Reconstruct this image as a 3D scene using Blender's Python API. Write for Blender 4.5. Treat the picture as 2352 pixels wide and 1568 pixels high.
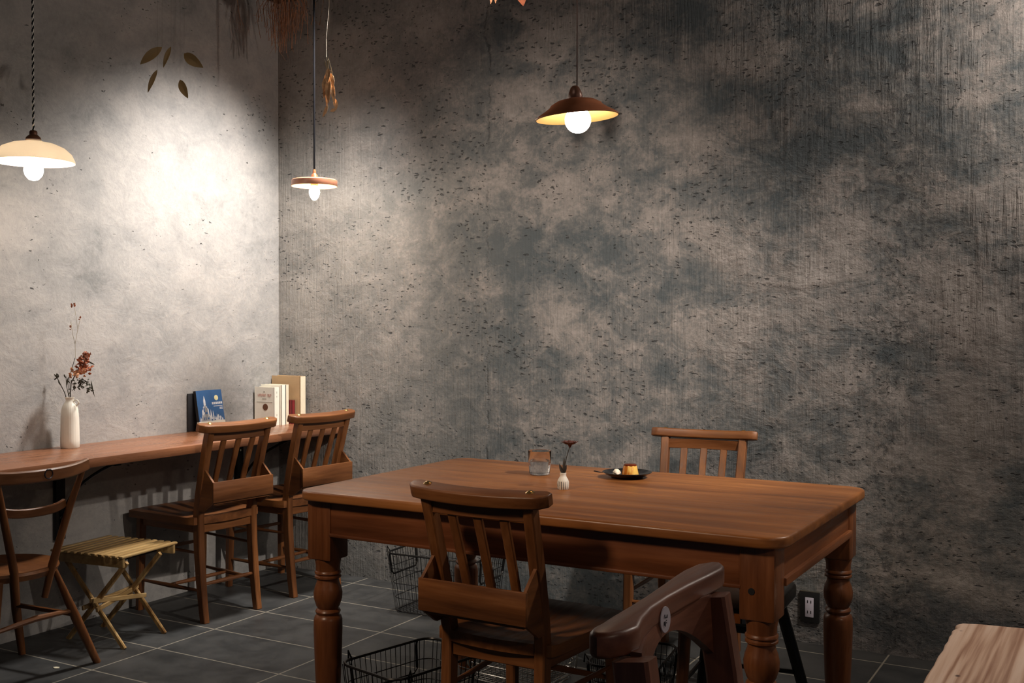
import bpy, bmesh, math, random
from mathutils import Vector, Matrix, noise
PI = math.pi
random.seed(7)
S = bpy.context.scene
for o in list(bpy.data.objects): bpy.data.objects.remove(o)
COL = S.collection

# ---------------------------------------------------------------- camera
CAMP = Vector((3.7731, -4.2130, 1.24))
YAW, PIT, ROL, FPX = math.radians(29.7608), math.radians(-1.01719), math.radians(0.0676), 2500.8
def cam_axes():
    f = Vector((-math.sin(YAW)*math.cos(PIT), math.cos(YAW)*math.cos(PIT), math.sin(PIT)))
    r = Vector((math.cos(YAW), math.sin(YAW), 0)); u = r.cross(f)
    return (math.cos(ROL)*r+math.sin(ROL)*u, -math.sin(ROL)*r+math.cos(ROL)*u, f)
R_, U_, F_ = cam_axes()
cd = bpy.data.cameras.new('camera'); cam = bpy.data.objects.new('camera', cd); COL.objects.link(cam)
cd.sensor_width = 36; cd.lens = FPX/2352*36; cd.clip_start = .02
m = Matrix((R_, U_, -F_)).transposed().to_4x4(); m.translation = CAMP
cam.matrix_world = m; S.camera = cam
def on_z(x, y, z):            # where a sight line meets a level plane (used for measuring positions)
    d = F_+R_*((x-1176)/FPX)-U_*((y-784)/FPX); return CAMP+d*((z-CAMP.z)/d.z)

# ---------------------------------------------------------------- world, exposure
w = bpy.data.worlds.new('world'); S.world = w; w.use_nodes = True
w.node_tree.nodes['Background'].inputs[0].default_value = (.34, .50, .72, 1)
w.node_tree.nodes['Background'].inputs[1].default_value = .055
S.view_settings.view_transform = 'Standard'; S.view_settings.look = 'None'
S.view_settings.exposure = 0.0; S.view_settings.gamma = 1; S.view_settings.use_curve_mapping = False
BULB = dict(white=240, disc=270, brown=30, globe=860, room=280)  # room: strength of the added fill globe behind the viewer
# ceiling spotlights, the last two added as unseen fill (their housings are built with the other lamps)
def spot_light(energy, col, size, soft):
    l = bpy.data.lights.new('spot_lamp', 'SPOT'); l.energy = energy; l.color = col; l.spot_size = math.radians(size); l.spot_blend = 1.0; l.shadow_soft_size = soft
    o = bpy.data.objects.new('spot_lamp', l); COL.objects.link(o); return o
SPOTS = [
    (Vector((.95, -.40, 2.68)), Vector((0, -.70, .95)), spot_light(335, (1, .94, .88), 88, .12), 'black cylindrical ceiling spotlight outside the frame, nearest the room corner, aimed at the left wall'),
    (Vector((4.35, -1.45, 2.72)), Vector((2.2, -.50, 1.0)), spot_light(400, (1, .90, .80), 48, .03), 'black cylindrical ceiling spotlight outside the frame to the right, aimed across the dining table'),
    (Vector((2.30, -2.75, 2.72)), Vector((1.50, 0, 1.38)), spot_light(300, (1, .85, .72), 46, .05), 'added black fill spotlight outside the frame before the table, brightening the rough wall'),  # added to brighten the middle of the rough wall
    (Vector((1.55, -4.0, 2.70)), Vector((2.45, -1.6, .45)), spot_light(165, (1, .76, .54), 46, .2), 'added black fill spotlight outside the frame behind the viewer, brightening the near chairs')]  # added fill for chair and table sides that face the camera

# ---------------------------------------------------------------- materials
def nmat(name):
    m = bpy.data.materials.new(name); m.use_nodes = True
    nt = m.node_tree; return m, nt, nt.nodes['Principled BSDF']
def N(nt, t, **k):
    n = nt.nodes.new(t)
    for a, b in k.items():
        if a.startswith('i_'): n.inputs[a[2:].replace('_', ' ')].default_value = b
        else: setattr(n, a, b)
    return n
def math_n(nt, op, a, b=None, clamp=False):
    n = nt.nodes.new('ShaderNodeMath'); n.operation = op; n.use_clamp = clamp
    for i, v in enumerate((a, b)):
        if v is None: continue
        if isinstance(v, (int, float)): n.inputs[i].default_value = v
        else: nt.links.new(v, n.inputs[i])
    return n.outputs[0]
def maprange(nt, v, a, b, c=0., d=1., smooth=True):
    n = nt.nodes.new('ShaderNodeMapRange'); n.interpolation_type = 'SMOOTHSTEP' if smooth else 'LINEAR'
    nt.links.new(v, n.inputs[0])
    for i, x in enumerate((a, b, c, d)): n.inputs[i+1].default_value = x
    return n.outputs[0]
def vec(nt, scale, coord='Object', loc=(0, 0, 0), rot=(0, 0, 0)):
    tc = nt.nodes.new('ShaderNodeTexCoord'); mp = nt.nodes.new('ShaderNodeMapping')
    mp.inputs['Scale'].default_value = scale; mp.inputs['Location'].default_value = loc; mp.inputs['Rotation'].default_value = rot
    nt.links.new(tc.outputs[coord], mp.inputs[0]); return mp.outputs[0]
def noise_n(nt, v, scale=1, detail=4, rough=.55, dist=0):
    n = nt.nodes.new('ShaderNodeTexNoise'); nt.links.new(v, n.inputs['Vector'])
    n.inputs['Scale'].default_value = scale; n.inputs['Detail'].default_value = detail
    n.inputs['Roughness'].default_value = rough; n.inputs['Distortion'].default_value = dist
    return n.outputs['Fac']
def ramp(nt, v, stops):
    n = nt.nodes.new('ShaderNodeValToRGB'); e = n.color_ramp.elements
    while len(e) < len(stops): e.new(.5)
    for x, (p, c) in zip(e, stops): x.position = p; x.color = (*c, 1)
    nt.links.new(v, n.inputs[0]); return n.outputs[0]
def mix(nt, f, a, b, mode='MIX'):
    n = nt.nodes.new('ShaderNodeMix'); n.data_type = 'RGBA'; n.blend_type = mode
    for s, v in ((n.inputs[0], f), (n.inputs[6], a), (n.inputs[7], b)):
        if isinstance(v, (int, float)): s.default_value = v
        elif isinstance(v, tuple): s.default_value = (*v, 1)
        else: nt.links.new(v, s)
    return n.outputs[2]
def bump(nt, b, h, strength=.5, dist=.01, prev=None):
    n = nt.nodes.new('ShaderNodeBump'); n.inputs['Strength'].default_value = strength; n.inputs['Distance'].default_value = dist
    nt.links.new(h, n.inputs['Height'])
    if prev is not None: nt.links.new(prev, n.inputs['Normal'])
    nt.links.new(n.outputs[0], b.inputs['Normal']); return n.outputs[0]

def plain(name, col, rough=.5, metal=0, var=.12, scale=30, bmp=.1, **k):
    m, nt, b = nmat(name)
    n = noise_n(nt, vec(nt, (1, 1, 1)), scale, 4)
    c = ramp(nt, n, [(.3, tuple(x*(1-var) for x in col)), (.7, tuple(min(1, x*(1+var)) for x in col))])
    nt.links.new(c, b.inputs['Base Color'])
    b.inputs['Roughness'].default_value = rough; b.inputs['Metallic'].default_value = metal
    if bmp: bump(nt, b, n, bmp, .002)
    for a, v in k.items(): b.inputs[a.replace('_', ' ')].default_value = v
    return m

def wood(name, dark, mid, light, axis='x', rough=.38, scale=1., coat=.05, spec=.4):
    m, nt, b = nmat(name)
    s = {'x': (1.1, 14, 14), 'y': (14, 1.1, 14), 'z': (14, 14, 1.1)}[axis]
    s = tuple(a*scale for a in s)
    v = vec(nt, s)
    oi = nt.nodes.new('ShaderNodeObjectInfo'); ad = nt.nodes.new('ShaderNodeVectorMath'); ad.operation = 'ADD'
    sc = nt.nodes.new('ShaderNodeVectorMath'); sc.operation = 'SCALE'; sc.inputs[0].default_value = (17, 31, 23)
    nt.links.new(oi.outputs['Random'], sc.inputs['Scale'])
    nt.links.new(v, ad.inputs[0]); nt.links.new(sc.outputs[0], ad.inputs[1]); v = ad.outputs[0]
    g1 = noise_n(nt, v, 1.0, 8, .6, .6)
    g2 = noise_n(nt, v, 5.0, 3, .6, .2)
    big = noise_n(nt, vec(nt, (1.5, 1.5, 1.5)), 1.6, 3, .5)
    f = math_n(nt, 'ADD', math_n(nt, 'MULTIPLY', g1, .55), math_n(nt, 'MULTIPLY', g2, .2))
    f = math_n(nt, 'ADD', f, math_n(nt, 'MULTIPLY', big, .25))
    c = ramp(nt, f, [(.36, dark), (.5, mid), (.64, light)])
    nt.links.new(c, b.inputs['Base Color'])
    r = maprange(nt, g2, .3, .7, rough-.06, rough+.1); nt.links.new(r, b.inputs['Roughness'])
    b.inputs['Coat Weight'].default_value = coat; b.inputs['Coat Roughness'].default_value = .25
    b.inputs['Specular IOR Level'].default_value = spec
    bump(nt, b, f, .18, .004)
    return m
M = {}
W3 = ((.068, .023, .0075), (.155, .055, .0165), (.255, .098, .030))
for ax in 'xyz': M['wood_'+ax] = wood('chair_wood_'+ax, *W3, axis=ax, rough=.4)
M['table_x'] = wood('table_wood', (.14, .046, .012), (.27, .098, .027), (.41, .165, .050), 'x', .36, .9, .05)
M['table_z'] = wood('table_leg_wood', (.09, .028, .010), (.175, .058, .019), (.29, .105, .038), 'z', .33, 1, .1)
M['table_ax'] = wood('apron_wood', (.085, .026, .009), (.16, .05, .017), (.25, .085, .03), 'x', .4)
M['table_ay'] = wood('apron_wood_side', (.11, .035, .012), (.25, .085, .028), (.40, .15, .05), 'y', .4)
M['counter'] = wood('counter_wood', (.17, .066, .030), (.26, .105, .048), (.36, .155, .078), 'y', .3, .9, .15)
for ax in 'xyz': M['dark_'+ax] = wood('worn_dark_wood_'+ax, (.055, .020, .012), (.14, .048, .026), (.26, .10, .055), ax, .42, 1.1, .1)
M['bamboo'] = wood('bamboo', (.24, .13, .045), (.42, .27, .11), (.60, .43, .20), 'y', .35, 1, .2)
M['bamboo_z'] = wood('bamboo_leg', (.16, .075, .024), (.40, .24, .09), (.60, .42, .19), 'z', .35, 2.2, .2)
M['brass'] = plain('brass', (.55, .36, .14), .3, 1)
M['screw'] = plain('dark_screw', (.05, .045, .05), .35, .8)
M['black_metal'] = plain('black_metal', (.012, .012, .013), .4, .6)
M['wire'] = plain('black_wire', (.018, .017, .017), .35, .7)
M['chrome_wire'] = plain('chrome_wire', (.55, .55, .52), .15, 1)
M['black_seat'] = plain('black_leather', (.008, .008, .011), .3, 0, .2, 60, .2)
M['orange_tag'] = plain('orange_tag', (.75, .20, .03), .5)
M['grey_tag'] = plain('grey_tag', (.10, .11, .13), .5)
M['white_plastic'] = plain('white_plastic', (.62, .58, .66), .35, 0, .02)
M['black_plastic'] = plain('black_plastic', (.016, .016, .016), .4, 0, .05)
M['dark_hole'] = plain('socket_slot', (.004, .004, .006), .8)
M['steel'] = plain('brushed_steel', (.6, .58, .5), .3, 1)
M['ceramic_white'] = plain('white_ceramic', (.80, .77, .68), .42, 0, .05, 12)
M['plate'] = plain('black_glaze', (.008, .009, .011), .12, 0, .2)
M['paper_white'] = plain('white_paper', (.80, .77, .68), .7, 0, .03)
M['paper_cream'] = plain('cream_paper', (.70, .63, .48), .75, 0, .05)
M['paper_tan'] = plain('tan_cover', (.42, .28, .15), .7, 0, .05)
M['paper_red'] = plain('dark_red_cover', (.16, .015, .02), .4)
M['black_cover'] = plain('black_cover', (.012, .012, .015), .5)
M['blue_cover'] = plain('blue_cover', (.035, .115, .29), .45, 0, .08)
M['book_ink'] = plain('pale_print', (.66, .68, .72), .6)
M['moon'] = plain('pale_yellow_print', (.80, .74, .42), .6)
M['brown_ink'] = plain('brown_print', (.14, .055, .025), .6, 0, .3, 300)
M['red_ink'] = plain('faded_red_print', (.50, .28, .24), .7)
M['grey_ink'] = plain('grey_print', (.42, .40, .36), .7)
M['black_ink'] = plain('black_print', (.02, .02, .03), .6)
M['cord_black'] = plain('black_cord', (.006, .006, .007), .95, Specular_IOR_Level=.02)
M['cord_pale'] = plain('pale_twine', (.42, .38, .30), .8)
M['cord_white'] = plain('white_twisted_cord', (.85, .82, .75), .7)
M['cord_brown'] = plain('dark_brown_cord', (.04, .02, .015), .7)
M['twine'] = plain('jute_twine', (.45, .33, .2), .8)
M['dry_brown'] = plain('dried_brown_leaf', (.52, .30, .15), .7, 0, .5, 40)
M['dry_red'] = plain('dried_red_petal', (.30, .085, .035), .75, 0, .5, 60)
M['dry_maroon'] = plain('dark_maroon_petal', (.09, .025, .018), .75, 0, .5, 60)
M['dry_pale'] = plain('pale_dried_petal', (.50, .24, .12), .7, 0, .3, 60)
M['dry_leaf'] = plain('dried_olive_leaf', (.27, .215, .13), .7, 0, .2, 40)
M['dry_dark'] = plain('dark_dried_stem', (.035, .028, .022), .8, 0, .3, 60)
M['dry_olive'] = plain('dark_olive_leaf', (.06, .058, .042), .8, 0, .3, 60)
M['twig'] = plain('dried_twig', (.36, .17, .09), .8, 0, .4, 60)
M['scrap'] = plain('paper_scrap', (.75, .68, .5), .8)
M['ceiling'] = plain('dark_ceiling', (.02, .02, .022), .9)
M['copper'] = plain('brown_copper', (.36, .13, .055), .38, .25)
M['wood_disc'] = plain('red_brown_wood', (.50, .21, .12), .4, 0, .15, 20)
M['enamel_in'] = plain('cream_enamel', (.62, .42, .16), .35, 0, .03)
M['brown_enamel'] = plain('dark_brown_enamel', (.42, .15, .07), .42, .1)
M['socket_brown'] = plain('brown_socket', (.12, .05, .03), .4, .3)
M['whipped'] = plain('whipped_cream', (.85, .78, .64), .5, 0, .04)
m_, nt, b = nmat('milk_glass'); b.inputs['Base Color'].default_value = (.80, .62, .40, 1); b.inputs['Roughness'].default_value = .25
b.inputs['Transmission Weight'].default_value = .0
tr = N(nt, 'ShaderNodeBsdfTranslucent'); tr.inputs[0].default_value = (.85, .62, .36, 1)
mx = N(nt, 'ShaderNodeMixShader'); mx.inputs[0].default_value = .45
nt.links.new(b.outputs[0], mx.inputs[1]); nt.links.new(tr.outputs[0], mx.inputs[2])
nt.links.new(mx.outputs[0], nt.nodes['Material Output'].inputs[0]); M['milk'] = m_; b.inputs['Base Color'].default_value = (.88, .82, .72, 1); tr.inputs[0].default_value = (.93, .87, .76, 1)
m_, nt, b = nmat('thin_dried_leaf'); b.inputs['Base Color'].default_value = (.40, .33, .22, 1); b.inputs['Roughness'].default_value = .6
tr = N(nt, 'ShaderNodeBsdfTranslucent'); tr.inputs[0].default_value = (.45, .36, .22, 1)
mx = N(nt, 'ShaderNodeMixShader'); mx.inputs[0].default_value = .7
nt.links.new(b.outputs[0], mx.inputs[1]); nt.links.new(tr.outputs[0], mx.inputs[2])
nt.links.new(mx.outputs[0], nt.nodes['Material Output'].inputs[0]); M['thin_leaf'] = m_
def glass(name, ior, col=(1, 1, 1), rough=0):
    m, nt, b = nmat(name); b.inputs['Base Color'].default_value = (*col, 1); b.inputs['Roughness'].default_value = rough
    b.inputs['IOR'].default_value = ior; b.inputs['Transmission Weight'].default_value = 1; return m
M['glass'] = glass('clear_glass', 1.48); M['water'] = glass('water', 1.33)
def emit(name, col, s):
    m, nt, b = nmat(name); b.inputs['Base Color'].default_value = (*col, 1)
    b.inputs['Emission Color'].default_value = (*col, 1); b.inputs['Emission Strength'].default_value = s; return m
for k_, c_ in (('white', (1, .86, .72)), ('disc', (1, .86, .72)), ('brown', (1, .80, .62)), ('globe', (1, .88, .77)), ('room', (1, .78, .58))):
    M['bulb_'+k_] = emit('lit_bulb_'+k_, c_, BULB[k_])
# pudding: custard flan with caramel running down
m_, nt, b = nmat('custard')
g = noise_n(nt, vec(nt, (60, 60, 8)), 1, 3)
c = ramp(nt, g, [(.42, (.55, .17, .02)), (.58, (.80, .50, .12))]); nt.links.new(c, b.inputs['Base Color'])
b.inputs['Roughness'].default_value = .18; b.inputs['Subsurface Weight'].default_value = .15; b.inputs['Subsurface Radius'].default_value = (.01, .005, .002)
M['custard'] = m_
M['caramel'] = plain('caramel', (.13, .022, .006), .1, 0, .2)
# striped bud vase
m_, nt, b = nmat('striped_ceramic')
tc = N(nt, 'ShaderNodeTexCoord'); sp = N(nt, 'ShaderNodeSeparateXYZ'); nt.links.new(tc.outputs['Object'], sp.inputs[0])
a_ = math_n(nt, 'ARCTAN2', sp.outputs[1], sp.outputs[0])
st = math_n(nt, 'SINE', math_n(nt, 'MULTIPLY', a_, 17.0))
n_ = noise_n(nt, vec(nt, (90, 90, 60)), 1, 3)
st = math_n(nt, 'ADD', st, math_n(nt, 'MULTIPLY', math_n(nt, 'SUBTRACT', n_, .5), 3.0))
st = maprange(nt, st, .35, .8); lim = maprange(nt, sp.outputs[2], .024, .027, 1, 0)
st = math_n(nt, 'MULTIPLY', st, lim)
nt.links.new(mix(nt, st, (.80, .76, .68), (.10, .09, .09)), b.inputs['Base Color']); b.inputs['Roughness'].default_value = .5
M['striped'] = m_
# pale weathered bench slab
m_, nt, b = nmat('weathered_slab')
v = vec(nt, (13, .32, 13)); g1 = noise_n(nt, v, 1, 4, .5, .35); g2 = noise_n(nt, v, 4.5, 4, .6, .3)
band = math_n(nt, 'SINE', math_n(nt, 'MULTIPLY', g1, 40.0))
f = math_n(nt, 'ADD', math_n(nt, 'MULTIPLY', band, .16), math_n(nt, 'ADD', math_n(nt, 'MULTIPLY', g2, .5), .25))
c = ramp(nt, f, [(.25, (.26, .12, .07)), (.45, (.56, .38, .28)), (.75, (.72, .56, .46))])
vo = N(nt, 'ShaderNodeTexVoronoi'); nt.links.new(vec(nt, (6, 4, 6)), vo.inputs['Vector']); vo.inputs['Scale'].default_value = 1.4
kn = maprange(nt, vo.outputs['Distance'], .03, .075, 1, 0)
nt.links.new(mix(nt, kn, c, (.06, .03, .03)), b.inputs['Base Color']); b.inputs['Roughness'].default_value = .6
bump(nt, b, f, .35, .004); M['slab'] = m_

# plaster wall: worn cement render, pitted, smoother on the left, trowelled and scored towards the right
def plaster(name, left):
    m, nt, b = nmat(name)
    tc = N(nt, 'ShaderNodeTexCoord'); sp = N(nt, 'ShaderNodeSeparateXYZ'); nt.links.new(tc.outputs['Object'], sp.inputs[0])
    X, Y, Z = sp.outputs
    big = noise_n(nt, vec(nt, (.9, .9, 1.2), loc=(3.1, 1.3, .4)), 1.1, 9, .62, .3)
    med = noise_n(nt, vec(nt, (1, 1, 1.8), loc=(7, 2, 5)), 3.2, 8, .62, .5)
    fine = noise_n(nt, vec(nt, (1, 1, 1)), 60, 5, .65)
    f = math_n(nt, 'ADD', math_n(nt, 'MULTIPLY', big, .55), math_n(nt, 'MULTIPLY', med, .45))
    f = math_n(nt, 'ADD', f, math_n(nt, 'MULTIPLY', math_n(nt, 'SUBTRACT', fine, .5), .22))
    pat = noise_n(nt, vec(nt, (1, 1, 1.25), loc=(5, 9, 2)), 7.5, 11, .68, .7)
    f = math_n(nt, 'ADD', f, math_n(nt, 'MULTIPLY', math_n(nt, 'SUBTRACT', pat, .5), .42 if left else .52))
    vein = maprange(nt, math_n(nt, 'ABSOLUTE', math_n(nt, 'SUBTRACT', noise_n(nt, vec(nt, (1, 1, 1.3), loc=(15, 3, 2)), 2.6, 9, .72, .4), .5)), 0, .022, 1, 0)
    f = math_n(nt, 'SUBTRACT', f, math_n(nt, 'MULTIPLY', math_n(nt, 'MULTIPLY', vein, maprange(nt, pat, .45, .6)), .07))
    if left:
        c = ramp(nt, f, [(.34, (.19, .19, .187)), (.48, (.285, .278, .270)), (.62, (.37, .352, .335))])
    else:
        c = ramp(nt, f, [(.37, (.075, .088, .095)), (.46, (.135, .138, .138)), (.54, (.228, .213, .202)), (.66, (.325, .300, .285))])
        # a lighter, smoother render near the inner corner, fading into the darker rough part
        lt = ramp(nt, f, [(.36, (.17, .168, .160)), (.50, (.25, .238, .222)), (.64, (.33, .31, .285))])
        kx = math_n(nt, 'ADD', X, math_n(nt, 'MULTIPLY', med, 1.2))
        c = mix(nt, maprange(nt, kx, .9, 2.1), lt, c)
    # pits
    pits = []
    for sc, th, sd, el in ((19, .17, 0, 1.9), (40, .24, 5, 1.5), (9, .10, 11, 2.6)):
        vo = N(nt, 'ShaderNodeTexVoronoi'); vo.inputs['Scale'].default_value = sc; vo.inputs['Randomness'].default_value = 1
        vv = vec(nt, (.7, .7, el), loc=(sd, sd, sd), rot=(0, .12, 0))
        wv = N(nt, 'ShaderNodeTexNoise'); wv.inputs['Scale'].default_value = 55; wv.inputs['Detail'].default_value = 4; nt.links.new(vv, wv.inputs['Vector'])
        av = N(nt, 'ShaderNodeVectorMath', operation='MULTIPLY_ADD'); nt.links.new(wv.outputs['Color'], av.inputs[0]); av.inputs[1].default_value = (.035,)*3; nt.links.new(vv, av.inputs[2])
        nt.links.new(av.outputs[0], vo.inputs['Vector'])
        pm = noise_n(nt, vec(nt, (1, 1, 1), loc=(sd+3, 0, 9)), 2.6, 5, .65)
        lim = maprange(nt, pm, *((.34, .62) if not left else (.44, .74)), 0, 1)
        d = math_n(nt, 'DIVIDE', vo.outputs['Distance'], math_n(nt, 'ADD', math_n(nt, 'MULTIPLY', lim, th), .001))
        pits.append(maprange(nt, d, .55, 1.1, 1, 0))
    pit = math_n(nt, 'MAXIMUM', math_n(nt, 'MAXIMUM', pits[0], pits[1]), pits[2])
    c = mix(nt, math_n(nt, 'MULTIPLY', pit, .8), c, (.045, .047, .05))
    # hairline seams
    h = math_n(nt, 'MULTIPLY', pit, -3.0)
    h = math_n(nt, 'ADD', h, math_n(nt, 'MULTIPLY', pat, 1.3))
    tex = math_n(nt, 'ADD', math_n(nt, 'MULTIPLY', med, .9), math_n(nt, 'MULTIPLY', fine, .45))
    h = math_n(nt, 'ADD', h, tex)
    if not left:
        wob = noise_n(nt, vec(nt, (.1, .1, 2.2)), 1.5, 6, .7)
        def seam(x0, amp, wd):
            xx = math_n(nt, 'ADD', X, math_n(nt, 'MULTIPLY', math_n(nt, 'SUBTRACT', wob, .5), amp))
            return maprange(nt, math_n(nt, 'ABSOLUTE', math_n(nt, 'SUBTRACT', xx, x0)), 0, wd, 1, 0)
        brk = maprange(nt, noise_n(nt, vec(nt, (1, 1, 1), loc=(1, 1, 1)), 7, 5, .7), .44, .62)
        s1 = math_n(nt, 'MULTIPLY', seam(1.235, .14, .009), brk)
        s2 = math_n(nt, 'MULTIPLY', seam(3.0, .50, .16), maprange(nt, noise_n(nt, vec(nt, (1, 1, 1), loc=(4, 1, 1)), 24, 6, .75), .52, .60))
        s3 = seam(2.12, .02, .008)
        c = mix(nt, math_n(nt, 'MULTIPLY', math_n(nt, 'MAXIMUM', s1, s2), .6), c, (.055, .058, .062))
        c = mix(nt, math_n(nt, 'MULTIPLY', s3, .12), c, (.06, .06, .06))
        h = math_n(nt, 'SUBTRACT', h, math_n(nt, 'MAXIMUM', s1, math_n(nt, 'MULTIPLY', s2, 1.4)))
        rgt = maprange(nt, math_n(nt, 'ADD', X, math_n(nt, 'MULTIPLY', med, 1.1)), 2.75, 3.75)
        gr2 = noise_n(nt, vec(nt, (75, 75, 4)), 1, 4, .65)
        h = math_n(nt, 'ADD', h, math_n(nt, 'MULTIPLY', gr2, 1.1))
        stri = noise_n(nt, vec(nt, (26, 26, 1.6)), 1, 6, .68, .3)
        gate = maprange(nt, noise_n(nt, vec(nt, (1, 1, .7), loc=(9, 4, 2)), 2.6, 4), .42, .62, .2, 1)
        rk = noise_n(nt, vec(nt, (1, 1, 1.5), loc=(2, 8, 1)), 5.5, 9, .68)
        h = math_n(nt, 'ADD', h, math_n(nt, 'MULTIPLY', math_n(nt, 'MULTIPLY', stri, 8.0), math_n(nt, 'MULTIPLY', rgt, gate)))
        h = math_n(nt, 'ADD', h, math_n(nt, 'MULTIPLY', rk, math_n(nt, 'ADD', math_n(nt, 'MULTIPLY', rgt, 6.0), .8)))
    nt.links.new(c, b.inputs['Base Color'])
    b.inputs['Roughness'].default_value = .82; b.inputs['Specular IOR Level'].default_value = .25
    bump(nt, b, h, .75, .0065 if not left else .005)
    return m
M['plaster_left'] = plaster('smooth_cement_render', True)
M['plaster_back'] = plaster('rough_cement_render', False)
# slate floor, 0.3 x 0.6 m tiles
m_, nt, b = nmat('slate_tiles')
tc = N(nt, 'ShaderNodeTexCoord'); sp = N(nt, 'ShaderNodeSeparateXYZ'); nt.links.new(tc.outputs['Object'], sp.inputs[0])
def grid(v, off, per, wd):
    q = math_n(nt, 'DIVIDE', math_n(nt, 'SUBTRACT', v, off), per)
    fr = math_n(nt, 'ABSOLUTE', math_n(nt, 'SUBTRACT', math_n(nt, 'FRACT', math_n(nt, 'ADD', q, 100.5)), .5))
    return maprange(nt, math_n(nt, 'MULTIPLY', fr, per), wd*.5, wd, 1, 0), math_n(nt, 'FLOOR', math_n(nt, 'ADD', q, 100))
gx, ix = grid(sp.outputs[0], .561, .607, .0042); gy, iy = grid(sp.outputs[1], -.117, .298, .0042)
gr = math_n(nt, 'MAXIMUM', gx, gy)
wn = N(nt, 'ShaderNodeTexWhiteNoise'); cb = N(nt, 'ShaderNodeCombineXYZ'); nt.links.new(ix, cb.inputs[0]); nt.links.new(iy, cb.inputs[1]); nt.links.new(cb.outputs[0], wn.inputs['Vector'])
g = noise_n(nt, vec(nt, (1, 1, 1)), 7, 8, .65)
c = ramp(nt, g, [(.35, (.027, .030, .032)), (.65, (.054, .055, .054))])
c = mix(nt, math_n(nt, 'MULTIPLY', wn.outputs['Value'], .35), c, (.05, .045, .04))
c = mix(nt, gr, c, (.26, .235, .19)); nt.links.new(c, b.inputs['Base Color'])
nt.links.new(maprange(nt, g, .3, .7, .42, .62), b.inputs['Roughness'])
bump(nt, b, math_n(nt, 'ADD', math_n(nt, 'MULTIPLY', gr, -1.5), g), .25, .004); M['floor'] = m_

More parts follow.
